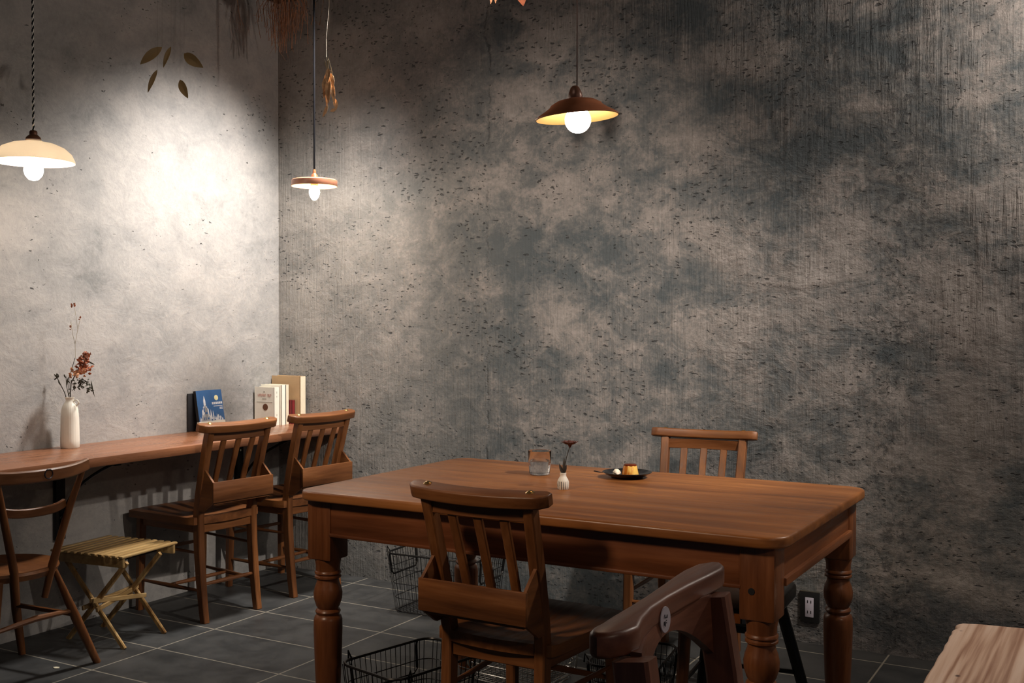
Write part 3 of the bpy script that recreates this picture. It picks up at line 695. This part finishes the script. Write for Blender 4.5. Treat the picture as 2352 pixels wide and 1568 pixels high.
# ---------------------------------------------------------------- things on the table
gl = thing('water_glass', 'clear tumbler half full of water on the dining table', 'glass', (2.100, -1.105, TT))
MB().lathe([(0, .001), (.031, .001), (.0335, .004), (.0365, .04), (.0385, .078), (.0375, .0785), (.0365, .077), (.0345, .04), (.0315, .010), (.0, .009)], (0, 0, 0), 40).build('tumbler', 'glass', gl)
MB().lathe([(0, .0085), (.0318, .0085), (.0351, .040), (.0353, .0440), (0, .0436)], (0, 0, 0), 40).build('water', 'water', gl)
bv = thing('bud_vase', 'tiny white striped bud vase on the dining table', 'vase', (2.308, -1.345, TT))
def flute(a, z): return 1+(.025*math.cos(17*a) if z < .027 else 0)
MB().lathe([(0, 0), (.0135, 0), (.0160, .003), (.0170, .012), (.0172, .022), (.0155, .029), (.0105, .037), (.0088, .041), (.0092, .046), (.0098, .049), (.0088, .0495), (.0075, .045), (.0075, .036), (.012, .02), (0, .012)], (0, 0, 0), 68, flute).build('body', 'striped', bv)
fl = thing('dried_flower', 'single dark dried flower standing in the tiny striped bud vase', 'dried flower', (2.308, -1.345, TT+.01))
ru = R_*1.0
def cp(a, h, d=0): return Vector((R_.x*a-R_.y*d, R_.y*a+R_.x*d, h))      # a metres to the right, d away, h up
MB().tube([cp(0, .005), cp(.003, .05), cp(.010, .085), cp(.020, .118)], .0013, 6).build('stem', 'dry_dark', fl)
lv = MB()
for a, h, b2, h2, w_ in ((.001, .034, -.012, .066, .010), (.002, .038, .003, .085, .009), (.003, .036, .010, .064, .007), (.0, .036, -.008, .056, .008)):
    lv.leaf(cp(a, h), cp(b2, h2, .002), w_, tuple(-F_), .25, 5)
lv.build('leaves', 'dry_dark', fl)
pt = MB()
for i in range(22):
    an = i/22*2*PI; r = .022+.004*random.random()
    pt.leaf(cp(.020, .122), cp(.020+r*math.cos(an), .131+.004*random.random(), r*math.sin(an)), .009, (0, 0, 1), -.15, 4)
pt.lathe([(0, .012), (.007, .010), (.009, .004), (.003, -.008), (0, -.012)], cp(.020, .124), 14)
pt.build('flower_head', 'dry_maroon', fl)
pl_ = thing('plate', 'black glazed dessert plate on the dining table near the far edge', 'plate', (2.372, -1.022, TT))
MB().lathe([(0, .002), (.045, .002), (.046, 0), (.050, 0), (.052, .004), (.062, .008), (.076, .0165), (.0785, .0175), (.079, .019), (.077, .0195), (.062, .012), (.05, .008), (0, .007)], (0, 0, 0), 56).build('dish', 'plate', pl_)
pc = Vector((2.372, -1.022, TT+.0075))
pd = thing('custard_pudding', 'caramel custard pudding on the black plate', 'dessert', pc+cp(.010, 0))
MB().lathe([(0, 0), (.0265, 0), (.0272, .003), (.0245, .016), (.0215, .030), (.0205, .0325), (0, .033)], (0, 0, 0), 40, lambda a, z: 1+.012*math.cos(9*a)).build('custard', 'custard', pd)
MB().lathe([(.0212, .0305), (.0207, .034), (.0180, .0362), (0, .0368)], (0, 0, 0), 40).lathe([(0, -.0005), (.032, -.0005), (.033, .0004), (.031, .0012), (.0, .001)], (0, 0, 0), 30).build('caramel', 'caramel', pd)
wp = MB().lathe([(0, 0), (.009, 0), (.0125, .003), (.0125, .010), (.009, .0165), (.003, .020), (0, .0205)], (0, 0, 0), 24, lambda a, z: 1+.06*math.cos(5*a)).build('cream_dollop', 'whipped'); 
tag(wp, 'white lump of whipped cream beside the custard pudding', 'cream'); wp.location = pc+cp(-.030, .001); wp.rotation_euler = (.25, -.35, 0)
sp_ = thing('spoon', 'dark spoon resting on the left rim of the black plate', 'spoon', pc)
MB().bar([cp(-.104, .012, .012), cp(-.085, .0085, .004), cp(-.05, .011, -.006), cp(-.035, .006, -.012)], None, .006, .0022, scales=[1.5, .9, .6, .7]).build('handle', 'screw', sp_)
MB().lathe([(0, 0), (.006, .001), (.010, .0035), (.009, .0035), (0, .0012)], cp(-.028, .002, -.015), 18).build('bowl', 'screw', sp_)

# ---------------------------------------------------------------- bottle vase with dried flowers on the counter
CT = .735
va = thing('ribbed_bottle_vase', 'white ribbed bottle vase with a small ring handle on the wall counter', 'vase', (.075, -1.312, CT))
MB().lathe([(0, 0), (.034, 0), (.0362, .003), (.0365, .03), (.0345, .12), (.0315, .155), (.027, .170), (.019, .181), (.0155, .187), (.0155, .196), (.0175, .199), (.0175, .203), (.0145, .2035), (.0125, .198), (.0125, .185), (.02, .17), (0, .15)], (0, 0, 0), 72, lambda a, z: 1+(.012*math.cos(24*a) if .01 < z < .16 else 0)).build('body', 'ceramic_white', va)
hp = []
for i in range(13):
    a = 2*PI*i/12; hp.append(cp(.0255+.0105*math.cos(a), .181+.0105*math.sin(a)))
MB().tube(hp, .0028, 8).build('ring_handle', 'ceramic_white', va)
bq = thing('dried_bouquet', 'dried bouquet with a brown hydrangea head in the white ribbed vase', 'dried flowers', (.075, -1.312, CT+.16))
s_ = MB()
Zs = .04
def stem(*p, r=.0013): s_.tube([cp(a, h, d) for a, h, d in p], r, 5)
stem((0, -.0, 0), (.003, .06, 0), (.006, .10, 0), (.040, .165, 0), r=.0022)
stem((0, 0, 0), (-.004, .05, .003), (-.004, .12, .005), (.02, .20, .006))
stem((-.002, .0, 0), (-.02, .06, 0), (-.042, .105, 0), (-.052, .125, 0), r=.0018)
stem((0, .03, 0), (-.012, .085, 0), (-.016, .125, .004))
s_.build('stems', 'dry_dark', bq)
s_ = MB()
stem((.02, .20, .01), (.018, .255, .012), (.028, .315, .015), (.038, .355, .015), r=.0008)
stem((.018, .255, .012), (.008, .30, .01), (.004, .335, .01), (.001, .345, .01), r=.0008)
stem((.028, .315, .015), (.024, .36, .01), (.014, .42, .01), r=.0006)
s_.build('fine_stems', 'dry_leaf', bq)
hd = MB(); rr = random.Random(3)
for i in range(130):
    q = rr.random(); an = rr.random()*2*PI
    rad = .044*(1-q*.72)*math.sqrt(rr.random())
    base = cp(.046+.022*q+rad*math.cos(an)*.9, .130+.085*q+.006*rr.random(), rad*math.sin(an))
    dr = Vector((rr.uniform(-1, 1), rr.uniform(-1, 1), rr.uniform(-.6, 1))).normalized()*rr.uniform(.010, .018)
    hd.leaf(base, base+dr, rr.uniform(.008, .014), (rr.uniform(-1, 1), rr.uniform(-1, 1), rr.uniform(-1, 1)), .3, 3)
hd.build('flower_head', 'dry_red', bq)
h2 = MB()
for i in range(26):
    an = rr.uniform(PI*.9, 2.0*PI); q = rr.random()*.5
    base = cp(.050+.036*math.cos(an)*.8, .130+.05*q, -.030*rr.random()-.014)
    dr = Vector((rr.uniform(-1, 1), rr.uniform(-1, 1), rr.uniform(-.8, .8))).normalized()*.014
    h2.leaf(base, base+dr, .012, tuple(-F_), .3, 3)
h2.build('pale_petals', 'dry_pale', bq)
l2 = MB()
for i in range(75):
    a = rr.uniform(.0, .088); h = .125-abs(a-.045)*rr.uniform(.2, 1.1)-rr.random()*.035
    base = cp(a, h, rr.uniform(-.02, .02)); l2.leaf(base, base+Vector((rr.uniform(-1, 1), rr.uniform(-1, 1), rr.uniform(-1, .4))).normalized()*rr.uniform(.008, .016), .006, tuple(-F_), .2, 3)
for (a, h, a2, h3, w_) in ((.086, .11, .100, .045, .006), (.078, .185, .101, .173, .006), (-.012, .085, -.004, .125, .007), (-.05, .12, -.062, .112, .006), (-.05, .12, -.052, .137, .006), (-.046, .11, -.034, .088, .006), (.055, .19, .068, .228, .008), (-.016, .12, -.022, .135, .006)):
    l2.leaf(cp(a, h), cp(a2, h3), w_, tuple(-F_), .15, 4)
for i in range(8): 
    a = rr.uniform(-.06, -.042); l2.leaf(cp(a, .115+rr.random()*.015), cp(a+rr.uniform(-.012, .012), .125+rr.random()*.02, rr.uniform(-.01, .01)), .005, tuple(-F_), .2, 3)
l2.build('small_leaves', 'dry_olive', bq)
s3 = MB()
for a, h, d in ((.010, .408, .01), (.014, .412, .01), (.006, .40, .01), (.034, .352, .015), (.038, .357, .015), (-.002, .330, .01), (.003, .322, .01), (.0, .316, .01), (.016, .404, .01)):
    s3.leaf(cp(a, h, d), cp(a+rr.uniform(-.008, .008), h+rr.uniform(-.014, .014), d), .008, tuple(-F_), .3, 3)
s3.build('seed_heads', 'dry_red', bq)

# ---------------------------------------------------------------- books
bl = thing('blue_book', 'blue paperback with a white city skyline and pale moon leaning on the wall counter', 'book', (.062, -.595, CT))
tilt = R(10)
inner = bpy.data.objects.new('cover', None); bpy.data.objects.remove(inner)
BW, BH, BT = .160, .190, .016
Rm = Matrix.Rotation(-tilt, 4, 'Y')
def bface(y, z, x=0): return Rm @ Vector((x, y, z))
def plate_on(mb, pts, x, th=.0006):
    """flat print on the front cover: polygon in (y,z)"""
    mt = Rm @ Matrix(((0, 0, 1, x), (1, 0, 0, 0), (0, 1, 0, 0), (0, 0, 0, 1)))
    mb.prism(pts, 0, th, 0, mt); return mb
q = MB(); plate_on(q, [(0, 0), (BW, 0), (BW, BH), (0, BH)], -BT+.002, BT-.002); cov = q.build('cover', 'blue_cover', bl, smooth=False)
q = MB(); plate_on(q, [(-.0007, 0), (.0003, 0), (.0003, BH), (-.0007, BH)], -BT, BT); q.build('spine', 'black_cover', bl, smooth=False)
q = MB(); plate_on(q, [(-.0012, -.000), (BW+.0005, -.000), (BW+.0005, .046), (-.0012, .046)], -BT, BT+.0006); q.build('paper_band', 'paper_white', bl, smooth=False)
q = MB()
def tower(y, wd, z0, z1, tip): plate_on(q, [(y*.94-wd, z0), (y*.94+wd, z0), (y*.94+wd*.75, z1), (y*.94, z1+tip), (y*.94-wd*.75, z1)], 0)
for y, wd, z1, tip in ((.048, .008, .135, .022), (.048, .016, .105, .01), (.058, .014, .095, .006), (.040, .022, .066, .006), (.030, .006, .085, .01), (.083, .007, .062, .03), (.097, .006, .060, .026), (.012, .006, .045, .015), (.072, .010, .056, .012), (.112, .006, .048, .012), (.121, .004, .05, .02), (.130, .005, .062, .004), (.143, .007, .055, .004), (.156, .005, .045, .006), (.10, .012, .048, .004), (.022, .01, .046, .01)):
    tower(y, wd, .0465, z1+.008, tip)
for i in range(6): plate_on(q, [(.091+.0112*i, .122), (.0998+.0112*i, .122), (.0998+.0112*i, .1325), (.091+.0112*i, .1325)], 0)
plate_on(q, [(.100, .112), (.156, .112), (.156, .1145), (.100, .1145)], 0)
for z in (.098, .1035): plate_on(q, [(.136, z), (.156, z), (.156, z+.0035), (.136, z+.0035)], 0)
q.build('printed_skyline', 'book_ink', cov, smooth=False)
q = MB()
for (y, z, a, c) in ((.040, .09, .003, .010), (.052, .075, .006, .005), (.034, .050, .002, .006), (.045, .050, .002, .006), (.062, .05, .004, .004), (.092, .066, .0015, .012), (.085, .042, .003, .004), (.105, .042, .003, .003), (.132, .045, .002, .004), (.146, .042, .002, .004)):
    plate_on(q, [(y*.94-a, z-c+.009), (y*.94+a, z-c+.009), (y*.94+a, z+c+.009), (y*.94-a, z+c+.009)], .0005)
q.build('printed_windows', 'blue_cover', cov, smooth=False)
q = MB(); plate_on(q, [(.122+.0125*math.cos(a*PI/10), .152+.0125*math.sin(a*PI/10)) for a in range(20)], 0); q.build('printed_moon', 'moon', cov, smooth=False)
bk2 = MB().box((.006, .045, .087), (.008, .10, .174), .001).build('black_book', 'black_cover'); tag(bk2, 'thin black book standing behind the blue paperback on the wall counter', 'book'); bk2.location = (.0005, -.617, CT+.0008)
# upright books in the corner
def book(name, label, x0, x1, y0, y1, h, cover, pages='paper_cream'):
    t = thing(name, label, 'book', ((x0+x1)/2, (y0+y1)/2, CT), group=None)
    a, c = (x1-x0)/2, (y1-y0)/2; th = .0016
    cv = MB().box((0, -c+th/2, h/2), (2*a, th, h)).box((0, c-th/2, h/2), (2*a, th, h)).box((a-th/2, 0, h/2), (th, 2*c, h), 0).build('cover', cover, t, smooth=False)
    MB().box((-.0015, 0, h/2-.001), (2*a-.006, 2*c-2*th-.0002, h-.006)).build('pages', pages, t, smooth=False)
    return t, cv, a, c
t1, c1, a, c = book('white_book', 'white booklet with a brown round mark on its cover, in the corner of the counter', .012, .140, -.190, -.155, .186, 'paper_white')
q = MB(); q.lathe([(0, .0006), (.0165, .0005), (.0167, 0)], (.006, -c-.0001, .088), 28, mat=Matrix.Rotation(PI/2, 4, 'X')); q.build('round_mark', 'brown_ink', c1)
q = MB(); xx = -.040
for i in range(10):
    if i != 6: q.box((xx+.0088*i, -c-.0004, .146), (.0022, .0006, .013)); q.box((xx+.0088*i+.0028, -c-.0004, .1515 if i % 2 else .141), (.0038, .0006, .002)); q.box((xx+.0088*i+.0052, -c-.0004, .146), (.0016, .0006, .011 if i % 3 else .006))
q.build('title_print', 'red_ink', c1, smooth=False)
q = MB(); q.box((.0, -c-.0004, .164), (.010, .0006, .004)); q.box((.0, -c-.0004, .129), (.026, .0006, .004)); q.box((-.005, -c-.0004, .113), (.085, .0006, .0018)); q.box((.045, -c-.0004, .113), (.012, .0006, .003))
q.build('cover_print', 'grey_ink', c1, smooth=False)
q = MB()
for z, hh in ((.160, .010), (.140, .008), (.05, .008), (.028, .012)): q.box((a+.0004, 0, z), (.0006, .004, hh))
q.build('spine_print', 'grey_ink', c1, smooth=False)
book('white_book', 'taller plain white booklet right behind the one with the brown mark', .018, .152, -.150, -.122, .196, 'paper_white')
book('cream_book', 'narrow cream book behind the white booklets in the counter corner', .022, .150, -.118, -.096, .196, 'paper_cream', 'paper_white')
book('red_book', 'short dark red book squeezed beside the tall tan book', .02, .166, -.092, -.070, .118, 'paper_red')
book('tan_book', 'tallest tan book with a cream edge, rearmost against the wall corner', .008, .192, -.062, -.020, .236, 'paper_tan', 'paper_cream')
q = MB().box((.1928, -.041, CT+.118), (.0012, .036, .234)); tan_edge = q.build('cream_edge', 'paper_cream', smooth=False)
for o in COL.objects:
    if o.name.startswith('tan_book'): tan_edge.parent = o; tan_edge.location = -o.location

# ---------------------------------------------------------------- pendant lamps
def cord(pts, r, mat, parent, twist=False):
    if not twist: return MB().tube(pts, r, 7).build('cord', mat, parent)
    a, b_ = Vector(pts[0]), Vector(pts[-1]); L = (b_-a).length; n = int(L/.0055)
    obs = []
    for ph, mt in ((0, 'cord_white'), (PI, 'cord_black')):
        pp = []
        for i in range(n+1):
            q = i/n; an = ph+q*L/.024*2*PI; pp.append(a+(b_-a)*q+Vector((r*math.cos(an), r*math.sin(an), 0)))
        o = MB().tube(pp, r*.95, 5); obs.append(o.build('cord_strand', mt, parent))
    return obs[0]
def canopy(t, h, mat): MB().lathe([(0, h), (.04, h), (.04, h-.012), (.03, h-.022), (.006, h-.028), (0, h-.028)], (0, 0, 0), 24).build('ceiling_rose', mat, t)
# white/amber glass shade
P1 = Vector((.52, -1.800, 1.78))
p = thing('pendant_lamp', 'lit amber glass pendant lamp on a twisted black and white cord, upper left', 'pendant lamp', P1)
MB().lathe([(.022, .083), (.028, .072), (.045, .068), (.070, .063), (.100, .050), (.122, .030), (.132, .008), (.133, .0), (.131, .0), (.129, .008), (.119, .028), (.098, .046), (.070, .059), (.045, .064), (.026, .068), (.020, .080)], (0, 0, 0), 56).build('shade', 'milk', p)
MB().lathe([(0, .108), (.010, .108), (.013, .104), (.013, .094), (.018, .090), (.024, .084), (.026, .072), (.018, .060), (.018, .028), (0, .028)], (0, 0, 0), 28).build('socket', 'socket_brown', p)
MB().lathe([(0, -.062), (.015, -.058), (.027, -.044), (.0315, -.028), (.029, -.010), (.020, .006), (.014, .020), (.013, .032), (0, .034)], (0, 0, 0), 20).build('bulb', 'bulb_white', p)
cord([(0, 0, .106), (.0, 0, CZ-P1.z-.02)], .0023, None, p, True); canopy(p, CZ-P1.z-.001, 'black_metal')
# flat disc
P2 = Vector((.60, -.436, 1.842))
p = thing('pendant_lamp', 'lit flat reddish-brown disc pendant lamp hanging near the room corner', 'pendant lamp', P2)
MB().lathe([(.012, .034), (.03, .033), (.095, .030), (.101, .026), (.1015, .002), (.1005, 0), (.0985, .002), (.098, .024), (.094, .0275), (.03, .0295), (.012, .030)], (0, 0, 0), 56).build('shade', 'wood_disc', p)
MB().lathe([(.016, .0285), (.05, .0285), (.092, .026), (.0965, .022), (.0968, .003), (.0958, .003), (.0952, .021), (.091, .0245), (.05, .0268), (.016, .027)], (0, 0, 0), 56).build('shade_lining', 'enamel_in', p)
MB().lathe([(0, .075), (.005, .075), (.007, .068), (.007, .058), (.014, .050), (.015, .036), (.017, .033), (.017, .006), (.014, .0), (0, 0)], (0, 0, 0), 28).build('socket', 'copper', p)
MB().lathe([(0, -.062), (.010, -.058), (.019, -.045), (.0235, -.028), (.021, -.012), (.014, .002), (0, .003)], (0, 0, 0), 20).build('bulb', 'bulb_disc', p)
cord([(0, 0, .074), (0, 0, CZ-P2.z-.02)], .0042, 'cord_black', p); canopy(p, CZ-P2.z-.001, 'black_metal')
# shallow brown cone with globe bulb
P3 = Vector((2.434, -1.512, 1.805))
p = thing('pendant_lamp', 'lit shallow brown metal pendant lamp with a round bulb above the dining table', 'pendant lamp', P3)
hd_ = bpy.data.objects
sh = MB(); tl = Matrix.Rotation(R(-4.5), 4, tuple(F_)) @ Matrix.Rotation(R(2), 4, tuple(R_))
sh.lathe([(.016, .052), (.030, .049), (.052, .044), (.070, .034), (.074, .028), (.085, .020), (.105, .008), (.1155, .0), (.1150, -.0015), (.104, .005), (.084, .0165), (.072, .024), (.068, .030), (.050, .040), (.016, .047)], (0, 0, 0), 56, mat=tl)
s_o = sh.build('shade', 'brown_enamel', p)
MB().lathe([(.017, .0455), (.050, .0385), (.067, .0290), (.0715, .0225), (.084, .0150), (.104, .0035), (.1135, -.0022), (.1130, -.0030), (.103, .0023), (.083, .0135), (.070, .021), (.050, .037), (.017, .044)], (0, 0, 0), 56, mat=tl).build('shade_lining', 'enamel_in', p)
MB().lathe([(0, .085), (.006, .085), (.012, .080), (.018, .066), (.020, .055), (.018, .050), (.018, .034), (0, .034)], (0, 0, 0), 28, mat=tl).build('socket', 'socket_brown', p)
MB().lathe([(0, -.045)]+[(.036*math.sin(R(a)), -.009-.036*math.cos(R(a))) for a in range(15, 160, 12)]+[(.013, .030), (.013, .036), (0, .037)], (0, 0, 0), 28, mat=Matrix.Translation((.002, 0, 0))@tl).build('bulb', 'bulb_brown', p)
cord([(0, 0, .083), (.0, 0, CZ-P3.z-.02)], .0022, 'cord_brown', p); canopy(p, CZ-P3.z-.001, 'socket_brown')
# lamps outside the frame; the globe behind the viewer is added fill
def globe(loc, label, r, mat):
    p = thing('globe_lamp', label, 'pendant lamp', loc, group='bare globe pendant lamps outside the frame')
    MB().lathe([(0, -r)]+[(r*math.sin(R(a)), -r*math.cos(R(a))) for a in range(12, 165, 12)]+[(0, r)], (0, 0, 0), 24).build('bulb', mat, p)
    MB().lathe([(0, r+.05), (.012, r+.05), (.018, r+.03), (.018, r-.005), (0, r-.005)], (0, 0, 0), 20).build('socket', 'socket_brown', p)
    cord([(0, 0, r+.05), (0, 0, CZ-loc[2]-.02)], .003, 'cord_black', p); canopy(p, CZ-loc[2]-.001, 'black_metal')
globe((4.0, -.55, 2.36), 'round bulb pendant hanging by the right end of the rough wall', .045, 'bulb_globe')
globe((5.3, -3.4, 2.2), 'added fill pendant with a round bulb, unseen behind and right of the viewer', .045, 'bulb_room')

for SPOT, SPOT_AIM, spot_o, lab in SPOTS:
    sf = thing('ceiling_spotlight', lab, 'spotlight', SPOT, group='black ceiling spotlights outside the frame')
    dq = (SPOT_AIM-SPOT).to_track_quat('-Z', 'Y'); rm = dq.to_matrix().to_4x4()
    MB().lathe([(.030, -.012), (.034, -.012), (.034, .07), (.030, .082), (0, .082), (0, .078), (.027, .074), (.030, .06), (.030, -.012)], (0, 0, 0), 28, mat=rm).build('housing', 'black_metal', sf)
    e_ = rm @ Vector((0, 0, .08))
    MB().tube([e_, Vector((e_.x, e_.y, CZ-SPOT.z-.01))], .006, 8).build('bracket', 'black_metal', sf)
    MB().lathe([(0, CZ-SPOT.z), (.04, CZ-SPOT.z), (.04, CZ-SPOT.z-.012), (0, CZ-SPOT.z-.014)], (e_.x, e_.y, 0), 24).build('ceiling_plate', 'black_metal', sf)
    spot_o.parent = sf; spot_o.rotation_euler = dq.to_euler()

# ---------------------------------------------------------------- dried bunches
tw = thing('dried_twig_bunch', 'tangled bunch of dried brown twigs hanging upside down at the ceiling corner', 'dried flowers', (.30, -.29, 2.64))
q = MB(); rr = random.Random(11)
for i in range(95):
    a = rr.uniform(-.02, .02); p0 = cp(a, .20, rr.uniform(-.02, .02)); dx, dd = rr.gauss(0, .065), rr.gauss(0, .04); L = rr.uniform(.16, .34)
    e_ = cp(a+dx, .18-L*(1-min(.5, abs(dx)*4)*.5), dd); mid = p0*.45+e_*.55+cp(dx*.55, rr.uniform(-.01, .03), rr.uniform(-.02, .02))
    q.tube([p0, p0*.6+mid*.4+cp(dx*.2, 0), mid, e_], .0014, 4)
    for k in range(2):
        b2 = mid*(1-rr.random())+e_*rr.random() if False else mid.lerp(e_, rr.random()); q.tube([b2, b2+cp(rr.uniform(-.03, .03), rr.uniform(-.05, .012), rr.uniform(-.02, .02))], .0007, 3)
q.build('twigs', 'twig', tw)
MB().tube([cp(0, .17), cp(0, CZ-2.64)], .0015, 5).tube([cp(-.012, .185), cp(.012, .185)], .016, 8).build('string', 'twine', tw)
d2 = thing('dried_leaf_bunch', 'small bunch of brown dried leaves hanging upside down beside the black lamp cord', 'dried flowers', (.86, -.66, 2.21))
q = MB()
for a, h in ((-.012, .118), (-.004, .126), (.003, .124), (.0, .112), (-.012, .105)):
    q.tube([cp(a, h), cp(a*.4+.003, .07), cp(rr.uniform(-.01, .02), .02, rr.uniform(-.01, .01))], .0016, 5)
q.tube([cp(.003, .122), cp(.014, .085), cp(.024, .03)], .0014, 5)
q.build('stems', 'dry_leaf', d2)
q = MB()
for (a, h, a2, h3, w_, d) in ((.004, .07, -.014, .0, .022, 0), (.006, .065, .018, -.010, .026, .005), (0, .05, -.016, -.045, .020, -.006), (.008, .045, .004, -.065, .026, 0), (.01, .04, .026, -.055, .022, .004), (.002, .03, -.006, -.075, .018, .008), (.012, .02, .030, -.075, .016, -.004), (.006, .08, .000, .02, .02, -.01), (.03, -.045, .036, -.090, .020, 0), (.036, -.088, .010, -.098, .014, 0), (.0, -.07, -.022, -.122, .014, 0), (-.010, .045, -.018, -.02, .016, 0), (.014, .06, .024, .01, .018, .006)):
    q.leaf(cp(a, h, d), cp(a2, h3, d), w_, (rr.uniform(-.4, .4)-F_.x, -F_.y, rr.uniform(-.4, .4)), rr.uniform(-.3, .3), 5)
q.build('leaves', 'dry_brown', d2)
tp = CZ-2.21
MB().tube([cp(-.004, .10), cp(-.006, .20), cp(-.001, .26), cp(.006, .34), cp(.008, tp)], .0012, 5).tube([cp(-.006, .20), cp(.006, .23), cp(.008, .34), cp(.009, tp)], .0008, 4).build('string', 'cord_pale', d2)
d3 = thing('dried_leaf_garland', 'pale dried leaves hanging on fine threads before the left wall', 'dried leaves', (.687, -1.35, 2.166))
S3 = .0016
for i, (x1_, y1_, x2_, y2_, w_, d) in enumerate(((372, 109, 322, 148, .034, 0), (392, 107, 374, 155, .018, .004), (417, 119, 461, 151, .040, .03), (363, 162, 341, 214, .018, -.01), (402, 175, 420, 218, .030, .06))):
    lf_ = MB().leaf(cp((x1_-390)*S3, (160-y1_)*S3, d), cp((x2_-390)*S3, (160-y2_)*S3, d), w_, (-F_.x, -F_.y, -.2), .15, 8).build('leaf', 'thin_leaf', d3)
q = MB()
for x, y, d in ((372, 109, 0), (392, 107, .004), (417, 119, .03), (363, 162, -.01), (402, 175, .06)):
    q.tube([cp((x-390)*S3, (160-y)*S3, d), cp((x-388)*S3, CZ-2.166, d)], .0003, 3)
q.build('thread', 'dry_dark', d3)
d4 = thing('dried_flower_bunch', 'dried bunch with pale and red petals hanging at the top edge of the view', 'dried flowers', (1.98, -1.10, 2.30))
k4 = .00130
q = MB()
for (x1_, y1_, x2_, y2_, w_) in ((1142, -50, 1134, 18, .020), (1150, -50, 1146, 16, .022), (1158, -60, 1172, 8, .018)):
    q.leaf(cp((x1_-1180)*k4, (5-y1_)*k4), cp((x2_-1180)*k4, (5-y2_)*k4), w_, tuple(-F_), .2, 5)
q.build('pale_petals', 'dry_pale', d4)
q = MB().leaf(cp(20*k4, 70*k4), cp(36*k4, -17*k4), .060, tuple(-F_), .15, 6).leaf(cp(30*k4, 70*k4), cp(48*k4, -2*k4), .040, tuple(-F_), .15, 6); q.build('red_petals', 'dry_red', d4)
MB().tube([cp(-.04, .06), cp(0, .16), cp(0, CZ-2.30)], .0015, 5).tube([cp(.03, .08), cp(0, .16)], .0015, 5).build('string', 'twine', d4)
sc = MB().prism([(-.012, -.004), (.004, -.009), (.016, 0), (.006, .010), (-.008, .006)], 0, .0015).build('paper_scrap', 'scrap'); tag(sc, 'tiny scrap of paper on the floor beside the low-seated chair', 'paper scrap'); sc.location = (.43, -1.655, .0005)
